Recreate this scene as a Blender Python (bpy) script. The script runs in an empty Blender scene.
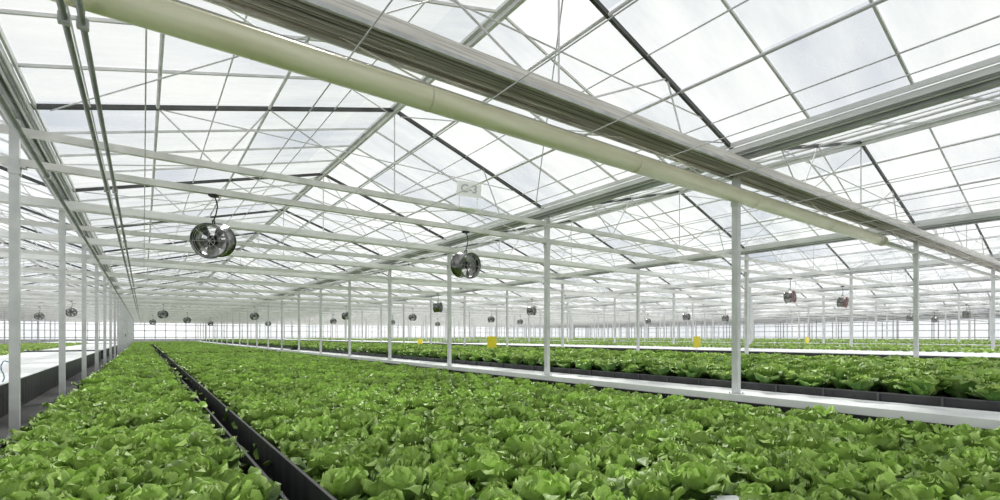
import bpy, math, random
import numpy as np
from mathutils import Vector, Matrix
random.seed(4); np.random.seed(4)
scene=bpy.context.scene
COL=scene.collection
CAMZ=1.15; YAW=math.radians(35.8); F=494.5
CS,SN=math.cos(YAW),math.sin(YAW)
BAY=7.9; XL=-1.17; RIDGE=4.55; HG=CAMZ+2.53; HR=CAMZ+3.8
Y0F=3.68; Y_MIN=-8.3; Y_MAX=91.7
KMIN,KMAX=-3,11          # bays
def proj(x,y,z=0):
    d=SN*x+CS*y
    if d<=0.01: return (None,None,d)
    return (500+F*(CS*x-SN*y)/d, 336-F*(z-CAMZ)/d, d)

# ---------------------------------------------------------------- materials
def mat(name,base=(.8,.8,.8),rough=.5,metal=0.,noise=None,scale=8.,bump=0.,stretch=None):
    m=bpy.data.materials.new(name); m.use_nodes=True
    nt=m.node_tree; b=nt.nodes['Principled BSDF']
    b.inputs['Base Color'].default_value=(*base,1); b.inputs['Roughness'].default_value=rough
    b.inputs['Metallic'].default_value=metal
    if noise:
        tc=nt.nodes.new('ShaderNodeTexCoord'); mp=nt.nodes.new('ShaderNodeMapping')
        if stretch: mp.inputs['Scale'].default_value=stretch
        n=nt.nodes.new('ShaderNodeTexNoise'); n.inputs['Scale'].default_value=scale; n.inputs['Detail'].default_value=5
        r=nt.nodes.new('ShaderNodeValToRGB')
        r.color_ramp.elements[0].position=.35; r.color_ramp.elements[1].position=.65
        r.color_ramp.elements[0].color=(*noise,1); r.color_ramp.elements[1].color=(*base,1)
        nt.links.new(tc.outputs['Object'],mp.inputs[0]); nt.links.new(mp.outputs[0],n.inputs['Vector'])
        nt.links.new(n.outputs[0],r.inputs[0]); nt.links.new(r.outputs[0],b.inputs['Base Color'])
        if bump:
            bp=nt.nodes.new('ShaderNodeBump'); bp.inputs['Strength'].default_value=bump
            nt.links.new(n.outputs[0],bp.inputs['Height']); nt.links.new(bp.outputs[0],b.inputs['Normal'])
    return m
M_post=mat('white_paint',(.68,.69,.69),.4,0,(.56,.57,.57),5)
M_steel=mat('galvanised_steel',(.64,.64,.63),.4,.15,(.46,.47,.46),6)
M_chord=mat('chord_paint',(.80,.79,.76),.4,0,(.62,.62,.59),3)
M_dark=mat('dark_glazing_bar',(.09,.095,.095),.5,.2,(.05,.05,.05),4)
M_bar=mat('light_glazing_bar',(.76,.76,.76),.45,0,(.60,.60,.60),4)
M_gutter=mat('gutter_aluminium',(.40,.41,.41),.4,.1,(.27,.28,.28),2)
M_gutterl=mat('gutter_light_trim',(.80,.80,.80),.4,0,(.66,.66,.66),2)
M_cream=mat('cream_screen_roll',(1.0,.98,.74),.18,0,(.86,.83,.58),3.5,.05,(.5,3,3))  # own cream, yellowed and brightened in colour for greenish light from below
M_strap=mat('cream_strap',(.74,.72,.58),.5,0,(.62,.60,.46),5)
M_fold=mat('folded_screen_fabric',(.92,.89,.82),.45,.0,(.52,.49,.44),7,.1,(.25,14,14))
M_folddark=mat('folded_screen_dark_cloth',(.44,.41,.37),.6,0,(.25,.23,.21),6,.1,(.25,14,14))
M_cloth=mat('white_shade_cloth',(.92,.92,.90),.7,0,(.78,.78,.76),2,.1,(.5,3,3))
M_white=mat('white_plastic',(.94,.95,.95),.4,0,(.85,.86,.86),3)
M_black=mat('black_pond_film',(.024,.026,.028),.5,0,(.012,.012,.014),5,.3)
M_trough=mat('grey_black_trough',(.050,.052,.055),.5,0,(.028,.029,.031),5,.3)
M_seam=mat('trough_seam_grey',(.12,.125,.13),.5,0,(.08,.08,.085),5)
M_rim=mat('dark_rim',(.026,.028,.030),.55,0,(.015,.015,.017),5)
M_soil=mat('dark_substrate',(.016,.017,.012),.9,0,(.006,.006,.005),14,.4)
M_floor=mat('floor_ground_cloth',(.045,.045,.045),.85,0,(.025,.025,.025),1.2,.2)
M_fanm=mat('fan_dark_metal',(.26,.26,.25),.2,.95,(.08,.08,.08),12)
M_fani=mat('fan_black_motor',(.03,.03,.03),.4,.4,(.02,.02,.02),12)
M_blade=mat('fan_blade_grey',(.46,.46,.45),.28,.75,(.28,.28,.28),8)
M_red=mat('fan_reddish_blade',(.42,.08,.10),.4,.2,(.28,.06,.07),8)
M_yel=mat('yellow_sticky_card',(.97,.80,.04),.5,0,(.90,.72,.03),10)
M_sign=mat('sign_card',(1.0,1.0,1.0),.4,0,(.97,.97,.97),6)
M_ink=mat('sign_ink',(.50,.51,.54),.5)
M_blue=mat('blue_hose_rubber',(.12,.33,.45),.5)
M_cab=mat('cabinet_grey',(.66,.68,.68),.45,0,(.58,.60,.60),3)

def glassmat(name,lo,hi,tint=(.875,.885,.898),tlc=(.80,.81,.82),df_c=(.87,.88,.885),dfm=.47):
    m=bpy.data.materials.new(name); m.use_nodes=True; nt=m.node_tree
    for n in list(nt.nodes): nt.nodes.remove(n)
    out=nt.nodes.new('ShaderNodeOutputMaterial'); mix=nt.nodes.new('ShaderNodeMixShader')
    tr=nt.nodes.new('ShaderNodeBsdfTransparent'); tl=nt.nodes.new('ShaderNodeBsdfTranslucent')
    df=nt.nodes.new('ShaderNodeBsdfDiffuse'); m2=nt.nodes.new('ShaderNodeMixShader')
    tc=nt.nodes.new('ShaderNodeTexCoord'); vm=nt.nodes.new('ShaderNodeVectorMath'); vm.operation='DIVIDE'
    vm.inputs[1].default_value=(1.317,1.0,50)
    fl=nt.nodes.new('ShaderNodeVectorMath'); fl.operation='FLOOR'
    wn=nt.nodes.new('ShaderNodeTexWhiteNoise')
    ad=nt.nodes.new('ShaderNodeVectorMath'); ad.operation='ADD'; ad.inputs[1].default_value=(1.17,.32,0)
    L=nt.links.new
    L(tc.outputs['Object'],ad.inputs[0]); L(ad.outputs[0],vm.inputs[0]); L(vm.outputs[0],fl.inputs[0]); L(fl.outputs[0],wn.inputs['Vector'])
    mp=nt.nodes.new('ShaderNodeMapping'); mp.inputs['Scale'].default_value=(.8,3.0,1)
    n=nt.nodes.new('ShaderNodeTexNoise'); n.inputs['Scale'].default_value=.8; n.inputs['Detail'].default_value=7
    L(tc.outputs['Object'],mp.inputs[0]); L(mp.outputs[0],n.inputs['Vector'])
    a=nt.nodes.new('ShaderNodeMath'); a.operation='MULTIPLY_ADD'; a.inputs[1].default_value=.55; L(wn.outputs['Value'],a.inputs[0]); L(n.outputs[0],a.inputs[2])
    mr=nt.nodes.new('ShaderNodeMapRange'); mr.inputs[1].default_value=.4; mr.inputs[2].default_value=1.15
    mr.inputs[3].default_value=lo; mr.inputs[4].default_value=hi
    L(a.outputs[0],mr.inputs[0])
    mc=nt.nodes.new('ShaderNodeMix'); mc.data_type='RGBA'; mc.inputs['A'].default_value=(tint[0]*.95,tint[1]*.965,tint[2]*.98,1); mc.inputs['B'].default_value=(min(1,tint[0]*1.03),min(1,tint[1]*1.03),min(1,tint[2]*1.02),1)
    L(wn.outputs['Value'],mc.inputs['Factor']); L(mc.outputs['Result'],tr.inputs[0])
    tl.inputs[0].default_value=(*tlc,1); df.inputs[0].default_value=(*df_c,1)
    m2.inputs[0].default_value=dfm; L(tl.outputs[0],m2.inputs[1]); L(df.outputs[0],m2.inputs[2])
    L(mr.outputs[0],mix.inputs[0]); L(tr.outputs[0],mix.inputs[1]); L(m2.outputs[0],mix.inputs[2]); L(mix.outputs[0],out.inputs[0])
    return m
M_glass=glassmat('roof_glazing',.10,.90)
M_wall=glassmat('wall_glazing',.35,.6,(.97,.98,.98),(.92,.93,.93),dfm=.2)  # walls whitened in colour, standing in for distance haze

def leafmat(name,inner,outer,rib):
    m=bpy.data.materials.new(name); m.use_nodes=True; nt=m.node_tree; L=nt.links.new
    b=nt.nodes['Principled BSDF']; out=nt.nodes['Material Output']
    at=nt.nodes.new('ShaderNodeAttribute'); at.attribute_name='leafcol'
    sp=nt.nodes.new('ShaderNodeSeparateColor'); L(at.outputs['Color'],sp.inputs[0])
    r=nt.nodes.new('ShaderNodeValToRGB'); r.color_ramp.elements[0].color=(*inner,1); r.color_ramp.elements[1].color=(*outer,1)
    L(sp.outputs[0],r.inputs[0])
    mx=nt.nodes.new('ShaderNodeMix'); mx.data_type='RGBA'; mx.inputs['B'].default_value=(*rib,1)
    L(r.outputs[0],mx.inputs['A']); ml=nt.nodes.new('ShaderNodeMath'); ml.operation='MULTIPLY'; ml.inputs[1].default_value=.45
    L(sp.outputs[1],ml.inputs[0]); L(ml.outputs[0],mx.inputs['Factor'])
    oi=nt.nodes.new('ShaderNodeObjectInfo'); ad=nt.nodes.new('ShaderNodeMath'); ad.operation='ADD'
    L(sp.outputs[2],ad.inputs[0]); L(oi.outputs['Random'],ad.inputs[1])
    fr=nt.nodes.new('ShaderNodeMath'); fr.operation='FRACT'; L(ad.outputs[0],fr.inputs[0])
    mr=nt.nodes.new('ShaderNodeMapRange'); mr.inputs[3].default_value=.75; mr.inputs[4].default_value=1.25; L(fr.outputs[0],mr.inputs[0])
    hs=nt.nodes.new('ShaderNodeHueSaturation'); L(mr.outputs[0],hs.inputs['Value']); L(mx.outputs['Result'],hs.inputs['Color'])
    L(hs.outputs[0],b.inputs['Base Color']); b.inputs['Roughness'].default_value=.45
    tl=nt.nodes.new('ShaderNodeBsdfTranslucent'); L(hs.outputs[0],tl.inputs[0])
    ms=nt.nodes.new('ShaderNodeMixShader'); ms.inputs[0].default_value=.10
    L(b.outputs[0],ms.inputs[1]); L(tl.outputs[0],ms.inputs[2]); L(ms.outputs[0],out.inputs[0])
    n=nt.nodes.new('ShaderNodeTexNoise'); n.inputs['Scale'].default_value=30; bp=nt.nodes.new('ShaderNodeBump'); bp.inputs['Strength'].default_value=.35; bp.inputs['Distance'].default_value=.012
    L(n.outputs[0],bp.inputs['Height']); L(bp.outputs[0],b.inputs['Normal'])
    return m
M_leaf=leafmat('lettuce_leaf',(.42,.63,.13),(.014,.070,.010),(.50,.66,.24))  # leaf greens, with highlights and dark gaps between heads painted into inner/outer contrast
M_leaf2=leafmat('tall_lettuce_leaf',(.45,.64,.14),(.06,.19,.03),(.54,.66,.26))
M_leaf3=leafmat('young_lettuce_leaf',(.44,.60,.16),(.26,.40,.08),(.5,.65,.22))

# ---------------------------------------------------------------- mesh helpers
class MB:
    def __init__(s): s.v=[]; s.f=[]
    def _add(s,vs,fs):
        o=len(s.v); s.v+= [tuple(v) for v in vs]; s.f+=[tuple(i+o for i in f) for f in fs]
    def box(s,x0,x1,y0,y1,z0,z1):
        s._add([(x0,y0,z0),(x1,y0,z0),(x1,y1,z0),(x0,y1,z0),(x0,y0,z1),(x1,y0,z1),(x1,y1,z1),(x0,y1,z1)],
               [(0,3,2,1),(4,5,6,7),(0,1,5,4),(1,2,6,5),(2,3,7,6),(3,0,4,7)])
    def _frame(s,p,q):
        p=Vector(p);q=Vector(q);d=(q-p).normalized()
        up=Vector((0,0,1)) if abs(d.z)<.95 else Vector((0,1,0))
        a=d.cross(up).normalized(); b=a.cross(d).normalized()
        return p,q,a,b
    def beam(s,p,q,w,h):
        p,q,a,b=s._frame(p,q); a=a*w/2;b=b*h/2
        s._add([p-a-b,p+a-b,p+a+b,p-a+b,q-a-b,q+a-b,q+a+b,q-a+b],
               [(0,1,2,3),(7,6,5,4),(0,4,5,1),(1,5,6,2),(2,6,7,3),(3,7,4,0)])
    def tube(s,p,q,r,n=8,r2=None):
        p,q,a,b=s._frame(p,q); r2=r if r2 is None else r2
        vs=[];fs=[]
        for i in range(n):
            t=2*math.pi*i/n; c=a*math.cos(t)+b*math.sin(t); vs+=[p+c*r,q+c*r2]
        for i in range(n):
            j=(i+1)%n; fs.append((2*i,2*i+1,2*j+1,2*j))
        fs.append(tuple(2*i for i in range(n))); fs.append(tuple(2*i+1 for i in reversed(range(n))))
        s._add(vs,fs)
    def path(s,pts,r,n=6):
        for a,b in zip(pts[:-1],pts[1:]): s.tube(a,b,r,n)
    def mesh(s,name,m,smooth=False):
        me=bpy.data.meshes.new(name); me.from_pydata(s.v,[],s.f); me.materials.append(m)
        if smooth: me.polygons.foreach_set('use_smooth',[len(p.vertices)==4 for p in me.polygons])
        me.update(); return me
def obj(name,me,parent=None,loc=(0,0,0),**kw):
    o=bpy.data.objects.new(name,me); COL.objects.link(o); o.location=loc
    if parent: o.parent=parent
    for k,v in kw.items(): o[k]=v
    return o

# ---------------------------------------------------------------- structure
X0=XL+KMIN*BAY; X1=XL+(KMAX+1)*BAY
b=MB(); b.box(X0-1,X1+1,Y_MIN-4,Y_MAX+2,-.15,0)
obj('floor',b.mesh('floor',M_floor),kind='structure')
b=MB()
for k in range(KMIN,KMAX+1):
    g=XL+k*BAY; r=g+RIDGE; g2=g+BAY
    b._add([(g,Y_MIN,HG+.1),(r,Y_MIN,HR),(r,Y_MAX,HR),(g,Y_MAX,HG+.1)],[(0,1,2,3)])
    b._add([(g2,Y_MIN,HG+.1),(r,Y_MIN,HR),(r,Y_MAX,HR),(g2,Y_MAX,HG+.1)],[(3,2,1,0)])
obj('ceiling',b.mesh('ceiling',M_glass),kind='structure')
tn=[0]
def trim(me):
    tn[0]+=1; return obj('trim_%d'%tn[0],me,kind='structure')
def roofz(k,x):
    g=XL+k*BAY; r=g+RIDGE
    if x<=r: return HG+.1+(HR-HG-.1)*(x-g)/(r-g)
    return HG+.1+(HR-HG-.1)*(g+BAY-x)/(g+BAY-r)
bg=MB();bgl=MB();br=MB();bd=MB();bl=MB();bp=MB();bx=MB()
for k in range(KMIN,KMAX+2):
    g=XL+k*BAY
    bg.box(g-.13,g+.13,Y_MIN,Y_MAX,HG-.04,HG)
    bg.box(g-.05,g+.05,Y_MIN,Y_MAX,HG-.09,HG-.04)
    for sx in (-1,1):
        xa=g+sx*.14; bgl.box(xa-.012,xa+.012,Y_MIN,Y_MAX,HG-.02,HG+.05)
        xa=g+sx*.17; bgl.box(xa-.012,xa+.012,Y_MIN,Y_MAX,HG+.06,HG+.12)
        xa=g+sx*.09; bgl.box(xa-.012,xa+.012,Y_MIN,Y_MAX,HG-.055,HG-.04)
for k in range(KMIN,KMAX+1):
    g=XL+k*BAY; r=g+RIDGE; g2=g+BAY
    br.box(r-.075,r+.075,Y_MIN,Y_MAX,HR-.06,HR-.02); br.box(r-.025,r+.025,Y_MIN,Y_MAX,HR-.12,HR-.06)
    y=Y0F-12; i=0
    while y<Y_MAX:
        if i%4==0:
            bd.beam((g+.1,y,HG+.07),(r,y,HR-.05),.04,.055); bd.beam((g2-.1,y,HG+.07),(r,y,HR-.05),.04,.055)
        elif y<60:
            bl.beam((g+.1,y,HG+.1),(r,y,HR-.02),.024,.03); bl.beam((g2-.1,y,HG+.1),(r,y,HR-.02),.024,.03)
        y+=1.0; i+=1
    for fx in (.083,.167,.25,.333,.45,.667,.75,.833,.917):
        x=g+BAY*fx
        rr=.02 if fx in (.167,.333,.667,.833) else .009
        bp.tube((x,Y_MIN,roofz(k,x)-.06),(x,Y_MAX,roofz(k,x)-.06),rr,6)
    y=Y0F
    while y<Y_MAX-8 and k<9:
        zz=lambda x: roofz(k,x)-.1
        for ya,yb in ((y,y+4),(y+4,y)):
            bx.tube((g+.3,ya,zz(g+.3)),(r-.1,yb,zz(r-.1)),.009,5); bx.tube((g2-.3,ya,zz(g2-.3)),(r+.1,yb,zz(r+.1)),.009,5)
        y+=8
trim(bg.mesh('gutters',M_gutter)); trim(bgl.mesh('gutter_edges',M_gutterl)); trim(br.mesh('ridge_beams',M_bar)); trim(bd.mesh('rafters',M_dark))
trim(bl.mesh('glazing_bars',M_bar)); trim(bp.mesh('purlins',M_bar,True)); trim(bx.mesh('bracing',M_bar,True))
# end walls
b=MB(); b._add([(X0,Y_MAX,0),(X1,Y_MAX,0),(X1,Y_MAX,HR),(X0,Y_MAX,HR)],[(0,1,2,3)])
obj('wall_far',b.mesh('wall_far',M_wall),kind='structure')
b=MB(); b._add([(X1,Y_MIN,0),(X1,Y_MAX,0),(X1,Y_MAX,HG),(X1,Y_MIN,HG)],[(0,1,2,3)])
obj('wall_right',b.mesh('wall_right',M_wall),kind='structure')
b=MB(); b._add([(X0,Y_MIN,0),(X0,Y_MAX,0),(X0,Y_MAX,HG),(X0,Y_MIN,HG)],[(0,1,2,3)])
obj('wall_left',b.mesh('wall_left',M_wall),kind='structure')
b=MB()
x=X0
while x<X1: b.box(x-.05,x+.05,Y_MAX-.12,Y_MAX-.02,0,HG); x+=BAY/6
for z in (.9,1.9,2.8): b.box(X0,X1,Y_MAX-.12,Y_MAX-.02,z,z+.10)
b.box(X0,X1,Y_MAX-.1,Y_MAX-.02,.0,.7)
y=Y_MIN
while y<Y_MAX: b.box(X1-.12,X1-.02,y-.05,y+.05,0,HG); y+=2
for z in (.9,1.9,2.8): b.box(X1-.12,X1-.02,Y_MIN,Y_MAX,z,z+.10)
b.box(X1-.1,X1-.02,Y_MIN,Y_MAX-.1,0,.7)
trim(b.mesh('wall_bars',M_bar))

# ---------------------------------------------------------------- trusses
frames=[Y0F+4*i for i in range(-1,22)]
ZL=CAMZ+1.95; ZU=CAMZ+2.30
def truss(y):
    r=obj('roof_truss',None,label="white steel lattice roof truss carried on the posts",category='roof truss',group='roof trusses'); r.location=(0,y,0)
    b=MB(); b.beam((X0,0,ZL),(X1,0,ZL),.07,.08); obj('lower_chord',b.mesh('lower_chord',M_chord),r)
    b=MB(); b.beam((X0,0,ZU),(X1,0,ZU),.07,.085); obj('upper_chord',b.mesh('upper_chord',M_chord),r)
    b=MB()
    for k in range(KMIN,KMAX+1):
        g=XL+k*BAY
        if (y>60 and k>6): continue
        for j in range(2):
            xa=g+j*BAY/2+.12; b.tube((xa,0,ZL),(xa+BAY/4-.12,0,ZU),.008,5); b.tube((xa+BAY/4-.12,0,ZU),(xa+BAY/2-.24,0,ZL),.008,5)
    obj('web_rod',b.mesh('web',M_chord),r,kind='stuff')
    b=MB()
    for k in range(KMIN,KMAX+1):
        g=XL+k*BAY; rx=g+RIDGE
        for xa,xb in ((rx,rx),(rx,g+BAY*.80),(rx,g+BAY*.333),(g+BAY*.25,g+BAY*.333),(g+BAY*.25,g+BAY*.167),(g+BAY*.85,g+BAY*.80)):
            b.tube((xa,0,ZU),(xb,0,roofz(k,xb)-.06),.012,5)
        b.tube((g+BAY*.167,0,roofz(k,g+BAY*.167)-.07),(g+BAY*.9,0,roofz(k,g+BAY*.9)-.07),.009,5)
    obj('roof_strut',b.mesh('strut',M_bar),r,kind='stuff')
for y in frames: truss(y)
for i,y in enumerate(frames[3:]):
    b=MB(); yy=y-.14
    for q in range(4):
        b.box(X0+.2,X1-.2,yy-.02-.035*q,yy+.005-.035*q,ZU-.09+.018*(q%2),ZU+.05+.02*((q+1)%2))
    obj('gathered_shade_cloth',b.mesh('gathered_cloth',M_cloth),label='white shade cloth gathered in folds beside a roof truss',category='shade cloth',group='gathered shade cloths')

# rolled screen + folded screen at near frame
s=obj('rolled_shade_screen',None,label='glossy cream rolled shade screen hung under a roof truss',category='shade screen')
b=MB(); b.tube((X0,Y0F-.04,ZL-.0),(12.0,Y0F-.04,ZL-.0),.100,28); obj('screen_roll',b.mesh('screen_roll',M_cream,True),s)
b=MB(); b.tube((12.0,Y0F-.04,ZL),(X1,Y0F-.04,ZL),.03,12); b.tube((11.97,Y0F-.04,ZL),(12.03,Y0F-.04,ZL),.106,24); obj('roller_tube',b.mesh('roller_tube',M_steel,True),s)
b=MB(); b.box(X0,12.0,Y0F-.052,Y0F-.028,ZL+.094,ZL+.118); obj('hem_bar',b.mesh('hem_bar',M_steel),s)
b=MB()
for i in range(-2,5):
    x=1.9+i*2.6
    b.tube((x-.006,Y0F-.04,ZL),(x+.006,Y0F-.04,ZL),.1025,24)
obj('roll_strap',b.mesh('strap',M_strap),s,kind='stuff')
s=obj('folded_energy_screen',None,label='beige-grey folded energy screen bundled along the truss top',category='energy screen')
rg=random.Random(7)
bb=MB(); bk=MB(); yc=Y0F-.11; nf=24; W=.33
segs=110
for q in range(nf):
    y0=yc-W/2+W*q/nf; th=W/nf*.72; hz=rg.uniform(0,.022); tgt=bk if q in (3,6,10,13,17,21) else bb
    vs=[];fs=[]
    for sg in range(segs+1):
        x=X0+(X1-X0)*sg/segs; dz=.007*math.sin(sg*1.3+q)+rg.uniform(-.005,.005); dy=.003*math.sin(sg*2.1+q*2)
        vs+=[(x,y0+dy,ZU-.10+hz+dz),(x,y0+th+dy,ZU-.10+hz+dz+.006),(x,y0+th+dy,ZU+.05),(x,y0+dy,ZU+.05)]
    for sg in range(segs):
        a=sg*4
        for i in range(4): fs.append((a+i,a+(i+1)%4,a+4+(i+1)%4,a+4+i))
    tgt._add(vs,fs)
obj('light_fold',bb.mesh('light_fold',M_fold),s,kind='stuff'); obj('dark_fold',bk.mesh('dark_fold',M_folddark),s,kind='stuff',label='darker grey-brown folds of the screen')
for yy in (yc-W/2-.028,yc+W/2+.012):
    b=MB(); b.beam((X0,yy,ZU-.09),(X1,yy,ZU-.09),.02,.035); obj('rail',b.mesh('rail',M_steel),s)

# longitudinal pipes & wires
def pipe(x,z,r,lab,name='overhead_pipe',m=M_steel,clamps=True):
    b=MB(); b.tube((x,Y_MIN+4,z),(x,Y_MAX-.2,z),r,8)
    o=obj(name,b.mesh(name,m,True),label=lab,category='pipe' if name=='overhead_pipe' else 'wire',group=name+'s')
    if clamps:
        c=MB()
        for y in frames[1:12]:
            c.box(x-.01,x+.01,y-.015,y+.015,z-.02,ZL-.03); c.box(x-.028,x+.028,y-.02,y+.02,z-.028,z+.028)
        obj('pipe_clamp',c.mesh('pipe_clamp',M_steel),o,kind='stuff')
M_pipe=mat('pipe_grey_steel',(.40,.41,.40),.4,.3,(.28,.29,.28),6)
pipe(-.36,CAMZ+1.78,.017,'grey steel heating pipe hung under the trusses',m=M_pipe)
pipe(-.28,CAMZ+1.78,.017,'grey steel heating pipe hung under the trusses',m=M_pipe)
pipe(-.9,CAMZ+1.84,.025,'grey steel heating pipe hung under the trusses',m=M_pipe)
for k in range(0,5):
    for fx in (.15,.30,.45,.60,.75,.9):
        pipe(XL+k*BAY+BAY*fx,ZL+.05,.0055,'thin steel screen wire running across the trusses','screen_wire',M_bar,False)

# ---------------------------------------------------------------- posts
b=MB(); b.box(-.042,.042,-.042,.042,0,HG-.1); ME_post=b.mesh('support_post',M_post)
b=MB(); b.box(-.08,.08,-.08,.08,0,.015)
for sx in(-1,1):
    for sy in(-1,1): b.tube((sx*.062,sy*.062,.015),(sx*.062,sy*.062,.035),.010,6)
ME_base=b.mesh('base_plate',M_steel)
b=MB()
b.box(-.1,.1,-.055,.055,ZL-.06,ZL-.045); b.box(-.050,.050,-.053,.053,ZL-.14,ZL-.06)
ME_brk=b.mesh('top_bracket',M_post)
cand=[]
for k in range(-2,KMAX+1):
    for y in frames[1:]:
        x=XL+k*BAY; u,v,d=proj(x,y)
        if d<1 or u<-140 or u>1150: continue
        cand.append((d,x,y))
cand.sort()
for i,(d,x,y) in enumerate(cand[:298]):
    zb=.331 if (x>6 and x<7) else 0
    o=obj('support_post',ME_post,loc=(x,y,0),label='white square steel post holding up the roof',category='post',group='support posts')
    if d<40:
        obj('base_plate',ME_base,o,(0,0,zb)); obj('top_bracket',ME_brk,o)
if len(cand)>298:
    b=MB()
    for d,x,y in cand[298:]: b.box(x-.055,x+.055,y-.055,y+.055,0,HG-.1)
    obj('support_post',b.mesh('far_posts',M_post),label='distant white steel roof posts',category='post',kind='stuff')

# ---------------------------------------------------------------- beds
SECT=[(-2.5,30.0),(31.6,60.0),(61.6,90.0)]
def corrug(b,x,y0,y1,z0,z1,amp=.012,step=.12):
    n=max(2,int((y1-y0)/step)); vs=[];fs=[]
    for i in range(n+1):
        y=y0+(y1-y0)*i/n; a=amp*(1 if i%2 else -1)*(.5+random.random()*.5)
        vs+=[(x+a,y,z0),(x+a*.3,y,z1)]
    for i in range(n): fs.append((2*i,2*i+2,2*i+3,2*i+1))
    b._add(vs,fs)
def bed(x0,x1,y0,y1,sub,lip,lab,top=M_soil,rim=None,side=M_black,seams=False):
    o=obj('growing_bed',None,label=lab,category='growing bed',group='growing beds')
    b=MB(); b.box(x0+.05,x1-.05,y0+.05,y1-.05,0,sub); obj('substrate',b.mesh('substrate',top),o)
    amp=.004 if x0<7 else .012
    b=MB(); corrug(b,x0,y0,y1,0,lip,amp); corrug(b,x1,y0,y1,0,lip,amp)
    b.box(x0,x1,y0,y0+.03,0,lip); b.box(x0,x1,y1-.03,y1,0,lip)
    obj('side_film',b.mesh('side_film',side),o)
    if seams:
        b=MB(); y=y0+.5
        while y<y1: b.box(x0-.020,x0+.005,y-.010,y+.010,0,lip+.005); y+=.6
        obj('trough_seam',b.mesh('seam',M_seam),o,kind='stuff')
    b=MB()
    for x in (x0,x1): b.box(x-.010,x+.010,y0,y1,lip,lip+.014)
    obj('rim',b.mesh('rim',rim or (M_rim if top is M_soil else M_white)),o)
    return o
def walk(x0,x1,y0,y1,h):
    o=obj('walkway',None,label='white plastic-covered raised strip between growing beds',category='walkway',group='walkways')
    b=MB(); b.box(x0,x1,y0,y1,0,h); obj('deck',b.mesh('deck',M_white),o)
    b=MB(); b.box(x0,x0+.03,y0,y1,h,h+.02); b.box(x1-.03,x1,y0,y1,h,h+.02); obj('edge_strip',b.mesh('edge',M_white),o)
for (y0,y1) in SECT:
    bed(-1.0,.67,y0,y1,.10,.19,'black-lined bed filled with leafy green lettuce')
    bed(.83,6.45,y0,y1,.10,.26,'black-lined bed filled with leafy green lettuce')
    walk(6.50,7.22,y0,y1,.34)
    bed(7.3,13.8,y0,y1,.42,.45,'raised grey-black trough of tall lettuce',rim=M_seam,side=M_trough,seams=True)
    walk(14.0,15.0,y0,y1,.5)
    for k in range(2,8):
        a=XL+k*BAY+.45; 
        bed(a,a+6.3,y0,y1,.66+.02*(k-2),.68+.02*(k-2),'raised white raft bed of light green young lettuce',M_white)
        walk(a+6.5,a+7.7,y0,y1,.72+.02*(k-2))
    bed(-8.6,-1.62,y0,y1,.44,.46,'dark-sided bench topped with white raft boards',M_white)

# ---------------------------------------------------------------- lettuces
def rosette(n,ns,nc,H=.25,seed=0,ruff=.5,upright=0.,wf=1.,spread=64,ball=1.):
    rg=np.random.RandomState(seed); V=[];Fc=[];C=[]; off=0
    for i in range(n):
        t=(i+.5)/n; ang=i*2.39996+rg.uniform(-.3,.3)
        e0=math.radians(88-spread*t+upright*14+rg.uniform(-6,6))
        bend=math.radians((-22-38*ball*math.sin(math.pi*min(1,t*1.1))+70*t**3)*(1-.35*upright)+rg.uniform(-15,20))
        Lf=(.72+.20*t)*H*rg.uniform(.84,1.10)*(1-.12*(t>.85))
        Wd=(.18+.16*t)*H*rg.uniform(.88,1.12)*wf
        s=np.linspace(0,1,ns+1); e=e0-bend*s**1.6
        e=e-math.radians(55)*np.clip((s-.72)/.28,0,1)**1.5
        ds=Lf/ns; r=np.concatenate([[0],np.cumsum(np.cos((e[1:]+e[:-1])/2)*ds)])+.008+.03*t; z=np.concatenate([[0],np.cumsum(np.sin((e[1:]+e[:-1])/2)*ds)])
        w=Wd*(.24+.76*np.clip(s/.58,0,1)**1.2)*np.sqrt(np.clip(1-np.clip((s-.60)/.42,0,1)**2.6,0,1))
        c=np.linspace(-1,1,nc+1)
        ph=rg.uniform(0,6.28,4); shade=np.clip(t*1.1+rg.uniform(-.15,.15),0,1)
        S,Cc=np.meshgrid(s,c,indexing='ij')
        Wm=w[:,None]; Rm=r[:,None]; Em=e[:,None]
        cup=.45*Wm*Cc**2*(1-.6*S)
        rf=ruff*.24*Wm*np.abs(Cc)**1.8*(np.sin(14*S+ph[0]+2*np.sign(Cc))+.6*np.sin(22*S+ph[1]-Cc))+.08*Wm*np.sin(5*Cc+ph[2]+7*S)*ruff
        rf=rf+ruff*.22*Wd*S**4*np.sin(8*Cc+ph[3])
        nrm=cup+rf
        twist=rg.uniform(-.18,.18)
        lx=Rm-np.sin(Em)*nrm; lz=z[:,None]+np.cos(Em)*nrm+twist*Cc*Wm*S
        ly=Cc*Wm
        ca,sa=math.cos(ang),math.sin(ang)
        X=lx*ca-ly*sa; Y=lx*sa+ly*ca
        P=np.stack([X,Y,lz],-1).reshape(-1,3); V.append(P)
        rib=np.clip(1-np.abs(Cc)*2.6,0,1)*(1-.6*S)
        C.append(np.stack([np.full(P.shape[0],shade)-1.1*np.clip(S.ravel()-.6,0,1)-.12*np.abs(Cc.ravel()),rib.ravel(),np.full(P.shape[0],rg.uniform(0,.25)),np.ones(P.shape[0])],-1))  # tips lightened in colour, painting highlight over the leaf's own green
        idx=np.arange((ns+1)*(nc+1)).reshape(ns+1,nc+1)+off
        q=np.stack([idx[:-1,:-1],idx[:-1,1:],idx[1:,1:],idx[1:,:-1]],-1).reshape(-1,4); Fc.append(q); off+=P.shape[0]
    VV=np.concatenate(V); VV[:,2]=np.maximum(VV[:,2],.004)
    return VV.astype(np.float32),np.concatenate(Fc).astype(np.int32),np.clip(np.concatenate(C),0,1).astype(np.float32)
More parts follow.
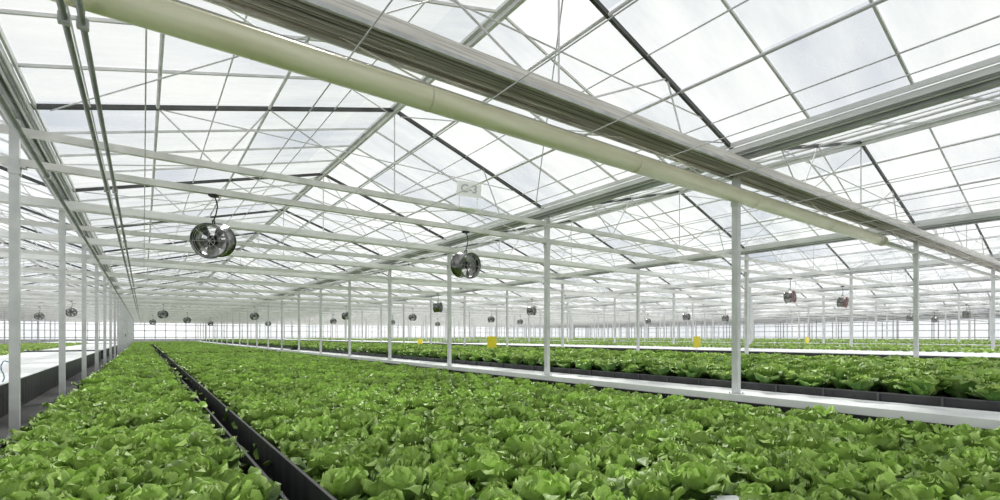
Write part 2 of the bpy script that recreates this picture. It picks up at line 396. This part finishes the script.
def np_mesh(name,V,Q,C,m):
    me=bpy.data.meshes.new(name); me.vertices.add(len(V)); me.vertices.foreach_set('co',V.ravel())
    me.loops.add(Q.size); me.loops.foreach_set('vertex_index',Q.ravel())
    me.polygons.add(len(Q)); me.polygons.foreach_set('loop_start',np.arange(len(Q),dtype=np.int32)*4)
    me.update(calc_edges=True)
    me.polygons.foreach_set('use_smooth',np.ones(len(Q),dtype=bool))
    a=me.color_attributes.new('leafcol','FLOAT_COLOR','POINT'); a.data.foreach_set('color',C.ravel())
    me.materials.append(m); me.validate(); return me
hi=[rosette(26,11,8,.25,s,1.0,0,1.15) for s in range(6)]
hi_me=[np_mesh('lettuce',*h,M_leaf) for h in hi]
hi2=[rosette(16,9,8,.32,s+20,.7,.9,1.4,46,.2) for s in range(4)]
hi2_me=[np_mesh('tall_lettuce',*h,M_leaf2) for h in hi2]
mid=[rosette(22,6,4,.25,s+40,1.0,0,1.15) for s in range(6)]
low=[rosette(14,4,2,.25,s+50,.8,0,1.3) for s in range(4)]
mid2=[rosette(14,5,4,.32,s+60,.7,.9,1.4,46,.2) for s in range(4)]

def grid(x0,x1,y0,y1,sp,z,sc,jit=.08):
    P=[]; nx=max(1,int(round((x1-x0)/sp))) 
    y=y0;row=0
    while y<y1:
        for i in range(nx+1):
            x=x0+(x1-x0)*(i+(.5 if row%2 else 0))/nx
            if x>x1+.01: continue
            jx=0 if i in (0,nx) else jit
            xx=x+random.uniform(-jx,jx)*sp; yy=y+random.uniform(-jit,jit)*sp
            u,v,d=proj(xx,yy)
            if d<1.2: continue
            mg=420 if d<6 else 60
            if u<-mg or u>1000+mg: continue
            P.append((d,xx,yy,z,sc*random.uniform(.86,1.12),random.uniform(0,6.28)))
        y+=sp*.88; row+=1
    return P
SP=.35; SC=1.2
P1=grid(-.80,.45,0,29.9,SP,.07,SC)+grid(1.06,6.24,0,29.9,SP,.07,SC)
P1=[p for p in P1 if (p[1]-2.79)**2+(p[2]-1.5)**2>.17**2]
def visd(p):
    u,v,d=proj(p[1],p[2],.3); return (0 if (-30<u<1030 and v<545) else 1, d)
P1.sort(key=visd)
def indiv(P,mes,name,lab,cat,grp):
    for d,x,y,z,sc,r in P:
        o=obj(name,random.choice(mes),loc=(x,y,z),label=lab,category=cat,group=grp)
        o.rotation_euler=(random.uniform(-.1,.1),random.uniform(-.1,.1),r); o.scale=(sc,sc,sc*random.uniform(.8,1.08))
indiv(P1[:300],hi_me,'lettuce','leafy bright green lettuce head growing in a dense bed','lettuce','lettuces in the low beds')
rest=P1[300:]+grid(-.80,.45,31.8,60,.36,.09,1.12)+grid(1.04,6.2,31.8,60,.36,.09,1.12)+grid(-.9,6.2,61.8,89,.5,.09,1.3)
closer=[p[1:] for p in rest if p[0]<8]; nearr=[p[1:] for p in rest if 8<=p[0]<19]; farr=[p[1:] for p in rest if p[0]>=19]
def mergeparts(groups):
    Vs=[];Qs=[];Cs=[];off=0
    for pts,protos in groups:
        for (x,y,z,sc,ry) in pts:
            V,Q,C=protos[random.randrange(len(protos))]
            c,s=math.cos(ry),math.sin(ry)
            P=np.empty_like(V); P[:,0]=(V[:,0]*c-V[:,1]*s)*sc+x; P[:,1]=(V[:,0]*s+V[:,1]*c)*sc+y; P[:,2]=V[:,2]*sc*random.uniform(.8,1.08)+z
            Vs.append(P);Qs.append(Q+off);C2=C.copy();C2[:,2]=random.random();Cs.append(C2);off+=len(V)
    return np.concatenate(Vs),np.concatenate(Qs),np.concatenate(Cs)
obj('lettuce',np_mesh('lettuce_mass',*mergeparts([(closer,hi[:3]),(nearr,mid),(farr,low)]),M_leaf),label='dense carpet of green lettuce heads further down the beds',category='lettuce',kind='stuff')
P2=grid(7.40,13.62,0,29.9,.34,.40,1.06); P2.sort(key=visd)
indiv(P2[:300],hi2_me,'tall_lettuce','tall leafy green lettuce in the raised dark-sided bed','lettuce','tall lettuces in the raised bed')
rest=[p[1:] for p in P2[300:]+grid(7.46,13.62,31.8,60,.38,.42,.9)+grid(7.46,13.62,61.8,89,.6,.42,.95)]
obj('tall_lettuce',np_mesh('tall_mass',*mergeparts([(rest,mid2)]),M_leaf2),label='dense rows of tall green lettuce along the raised bed',category='lettuce',kind='stuff')
R3=[]
for k in range(2,8):
    a=XL+k*BAY+.45; zz=.66+.02*(k-2)
    for (y0,y1) in SECT:
        ya,yb=max(y0,0)+.2,y1-.2
        if k%2==0: R3+=grid(a+4.6,a+6.1,ya,yb,.32+.05*(k-2),zz,.6)
        else: R3+=grid(a+.3,a+3.2,ya,yb,.36+.05*(k-2),zz,.65)
R3+=grid(-8.4,-4.2,0,29,.4,.44,.6)+grid(-8.4,-4.2,32,60,.5,.44,.6)
obj('young_lettuce',np_mesh('young_mass',*mergeparts([([p[1:] for p in R3],low)]),M_leaf3),label='carpet of light green young lettuce plants',category='lettuce',kind='stuff')
# exposed raft board
b=MB(); b.box(-.14,.14,-.08,.08,0,.03); b.tube((-.07,0,.03),(-.07,0,.036),.025,12); b.tube((.07,0,.03),(.07,0,.036),.025,12)
obj('raft_board',b.mesh('raft_board',M_white),loc=(2.79,1.5,.17),label='white planting raft board showing between lettuces',category='raft board').rotation_euler=(.1,0,-.6)

# ---------------------------------------------------------------- fans
def ring(b,R,r,y,n=28,m=5):
    vs=[];fs=[]
    for i in range(n):
        t=2*math.pi*i/n
        for j in range(m):
            p=2*math.pi*j/m; rr=R+r*math.cos(p); vs.append((rr*math.cos(t),y+r*math.sin(p),rr*math.sin(t)))
    for i in range(n):
        for j in range(m): fs.append((i*m+j,i*m+(j+1)%m,((i+1)%n)*m+(j+1)%m,((i+1)%n)*m+j))
    b._add(vs,fs)
def fan_meshes():
    R=.215; D=.15
    hb=MB(); n=36; vs=[];fs=[]
    prof=[(R+.02,-D),(R,-D+.03),(R,D-.03),(R+.02,D),(R+.005,D),(R-.012,D-.03),(R-.012,-D+.03),(R+.005,-D)]
    for i in range(n):
        t=2*math.pi*i/n
        for rr,y in prof: vs.append((rr*math.cos(t),y,rr*math.sin(t)))
    m=len(prof)
    for i in range(n):
        for j in range(m): fs.append((i*m+j,i*m+(j+1)%m,((i+1)%n)*m+(j+1)%m,((i+1)%n)*m+j))
    hb._add(vs,fs)
    gb=MB(); y=0
    for q in (.07,.13,.19,.21): ring(gb,q,.0024,y)
    for i in range(4):
        t=math.pi*i/4; c,s=math.cos(t),math.sin(t); gb.tube((-R*c,y,-R*s),(R*c,y,R*s),.003,5)
    mb=MB(); mb.tube((0,-.05,0),(0,.11,0),.07,18,.06); mb.tube((0,-.08,0),(0,-.05,0),.045,18,.07)
    bm=MB(); vs=[];fs=[]; ns,nc=5,4
    for i in range(ns+1):
        rr=.05+(.198-.05)*i/ns; w=.035+.04*math.sin(math.pi*min(1,i/ns*.75+.1)); tw=math.radians(50-28*i/ns)
        for j in range(nc+1):
            c=(j/nc-.5)*2*w; vs.append((rr,-.03+c*math.sin(tw)+.01*(1-(c/w)**2),c*math.cos(tw)))
    for i in range(ns):
        for j in range(nc):
            a=i*(nc+1)+j; fs.append((a,a+1,a+nc+2,a+nc+1))
    bm._add(vs,fs)
    kb=MB()
    kb.path([(0,-.03,R),(0,-.03,R+.05),(0,.03,R+.05),(0,.03,R)],.01,6)
    z=R+.05; top=(ZL-(CAMZ+1.29)-.04)
    pts=[(0,0,z),(.03,0,z+.09),(.05,0,z+.2),(.03,0,z+.28),(0,0,top)]
    kb.path(pts,.009,6); kb.box(-.05,.05,-.05,.05,top-.03,top+.0)
    return hb,gb,mb,bm,kb
hb,gb,mb,bm,kb=fan_meshes()
me_h=hb.mesh('housing',M_fanm,True); me_g=gb.mesh('grille',M_steel); me_m=mb.mesh('motor',M_fani); me_b=bm.mesh('blade',M_blade,True); me_br=bm.mesh('blade_red',M_red,True); me_k=kb.mesh('hanger',M_rim)
ringm=MB(); ring(ringm,.23,.018,-.145,32,6); me_ring=ringm.mesh('front_ring',M_red,True)
fans=[(.77,7.68,0,-.50,.22),(4.77,7.68,0,.10,.15),(17.4,7.68,1,.10,-.1),(21.7,7.68,1,.05,.1),(10.75,19.68,0,.7,0),(16.2,19.68,0,.3,0),(29.7,19.68,0,0,0),(.95,35.68,0,.5,0),(5.9,35.68,0,.3,0),(34.5,19.68,0,0,0),
 (10.6,31.68,0,.4,0),(15.3,31.68,0,.2,0),(19,43.68,0,0,0),(40,7.68,0,0,0),(45,11.68,0,0,0),(26,47.68,0,0,0),(.7,55.68,0,.4,0),(5.7,59.68,0,.4,0),(10.5,55.68,0,.4,0),(51,11.68,0,0,0),
 (13.5,43.68,0,.2,0),(22,31.68,0,.1,0),(28,35.68,0,.1,0),(2.9,47.68,0,.4,0),(-5.5,43.68,0,.3,0),(36,27.68,0,0,0),(-3.2,35.68,0,.3,0)]
for x,y,red,yw,tilt in fans:
    o=obj('ventilation_fan',None,loc=(x,y,CAMZ+1.29),category='fan',group='circulation fans',
          label='round dark fan with reddish blades and rim hung from a truss' if red else 'round dark metal circulation fan hung from a roof truss')
    R=Matrix.Rotation(tilt,4,'X'); sc=Matrix.Scale(.85 if red else 1,4); a0=random.random()
    def part(n,me,M=Matrix.Identity(4)):
        c=obj(n,me,o); c.matrix_local=R@M@sc; return c
    part('housing',me_h); part('grille',me_g,Matrix.Translation((0,-.135,0))); part('grille',me_g,Matrix.Translation((0,.135,0))); part('motor',me_m)
    if red: part('front_ring',me_ring)
    for i in range(5): part('blade',me_br if red else me_b,Matrix.Rotation(a0+i*math.pi*.4,4,'Y'))
    obj('hanger',me_k,o)
    o.rotation_euler=(0,0,yw)

# ---------------------------------------------------------------- sign, cards, cabinet
o=obj('hanging_sign',None,loc=(4.70,7.46,ZU+.31),label='small white bay sign reading C-3 clipped to a truss',category='sign')
b=MB(); b.box(-.22,.22,-.008,.008,-.13,.13); b.box(-.17,-.155,.0,.012,-.33,-.10); b.box(.155,.17,.0,.012,-.33,-.10); b.box(-.17,.17,.0,.20,-.34,-.32); obj('sign_board',b.mesh('sign_board',M_sign),o)
cu=bpy.data.curves.new('sign_text','FONT'); cu.body='C-3'; cu.size=.20; cu.offset=.003; cu.extrude=.002; cu.align_x='CENTER'; cu.align_y='CENTER'; cu.materials.append(M_ink)
t=bpy.data.objects.new('tmp_text',cu); COL.objects.link(t); bpy.context.view_layer.update()
dg=bpy.context.evaluated_depsgraph_get(); tm=bpy.data.meshes.new_from_object(t.evaluated_get(dg)); bpy.data.objects.remove(t)
lt=obj('lettering',tm,o,(0,-.012,0)); lt.rotation_euler=(math.pi/2,0,0)
o.rotation_euler=(0,.06,-.35)
def card(x,y,z,s):
    o=obj('sticky_card',None,loc=(x,y,z),label='yellow insect sticky card on a stake above the lettuce',category='sticky card',group='yellow sticky cards')
    b=MB(); b.box(-s/2,s/2,-.006,.006,-s/2,s/2); obj('card',b.mesh('card',M_yel),o)
    b=MB(); b.tube((0,.012,-z+.3),(0,.012,s/2+.05),.007,6); obj('stake',b.mesh('stake',M_steel),o)
def place(u,v,d):
    tt=(u-500)/F
    lat=tt*d; x=SN*d+CS*lat; y=CS*d-SN*lat; z=CAMZ+(336-v)/F*d
    return x,y,z
for u,v,d,s in ((492,342,18.5,.42),(697,342,15,.34),(420,342,32,.35),(807,341,30,.45),(568,343,40,.45)):
    card(*place(u,v,d),s)
o=obj('control_cabinet',None,loc=(-1.13,41.7,0),label='tall light grey control cabinet beside the aisle',category='cabinet')
b=MB(); b.box(-.26,.26,-.25,.25,.08,2.4); b.box(-.22,.22,-.22,.22,0,.08); b.box(-.28,.28,-.28,.28,2.4,2.44); obj('body',b.mesh('cab',M_cab),o)
b=MB(); b.box(-.23,.23,-.27,-.25,.15,2.33); d_=obj('door',b.mesh('cabdoor',M_post),o)
b=MB(); b.box(.15,.18,-.3,-.27,1.1,1.3); obj('handle',b.mesh('cabh',M_dark),d_)
b=MB()
pts=[(-1.70+.02*math.sin(i*1.3),10.3,.465+i*.06) for i in range(6)]+[(-1.68,10.33,.78),(-1.65,10.37,.76)]
b.path(pts,.008,6)
hz=obj('blue_hose',b.mesh('blue_hose',M_blue,True),label='thin blue water hose rising from the white bench edge',category='hose')

# ---------------------------------------------------------------- world, light, camera
w=bpy.data.worlds.new('World'); scene.world=w; w.use_nodes=True; nt=w.node_tree; L=nt.links.new
bg_=nt.nodes['Background']; tc=nt.nodes.new('ShaderNodeTexCoord'); n=nt.nodes.new('ShaderNodeTexNoise'); n.inputs['Scale'].default_value=3.2; n.inputs['Detail'].default_value=6
r=nt.nodes.new('ShaderNodeValToRGB'); r.color_ramp.elements[0].position=.34; r.color_ramp.elements[1].position=.64
r.color_ramp.elements[0].color=(.64,.69,.75,1); r.color_ramp.elements[1].color=(1,1,.995,1)
L(tc.outputs['Generated'],n.inputs['Vector']); L(n.outputs[0],r.inputs[0]); L(r.outputs[0],bg_.inputs[0]); bg_.inputs[1].default_value=1.04
sl=bpy.data.lights.new('sun','SUN'); sl.energy=5.4; sl.angle=math.radians(9); sl.color=(1,.97,.91); so=bpy.data.objects.new('sun',sl); COL.objects.link(so)
so.rotation_euler=(math.radians(-34),math.radians(24),0)
cam=bpy.data.cameras.new('camera'); cam.sensor_width=36; cam.lens=F/1000*36; cam.shift_y=.086; cam.clip_end=500
co=bpy.data.objects.new('camera',cam); COL.objects.link(co); co.location=(0,0,CAMZ); co.rotation_euler=(math.pi/2,0,-YAW)
scene.camera=co
scene.view_settings.view_transform='Standard'
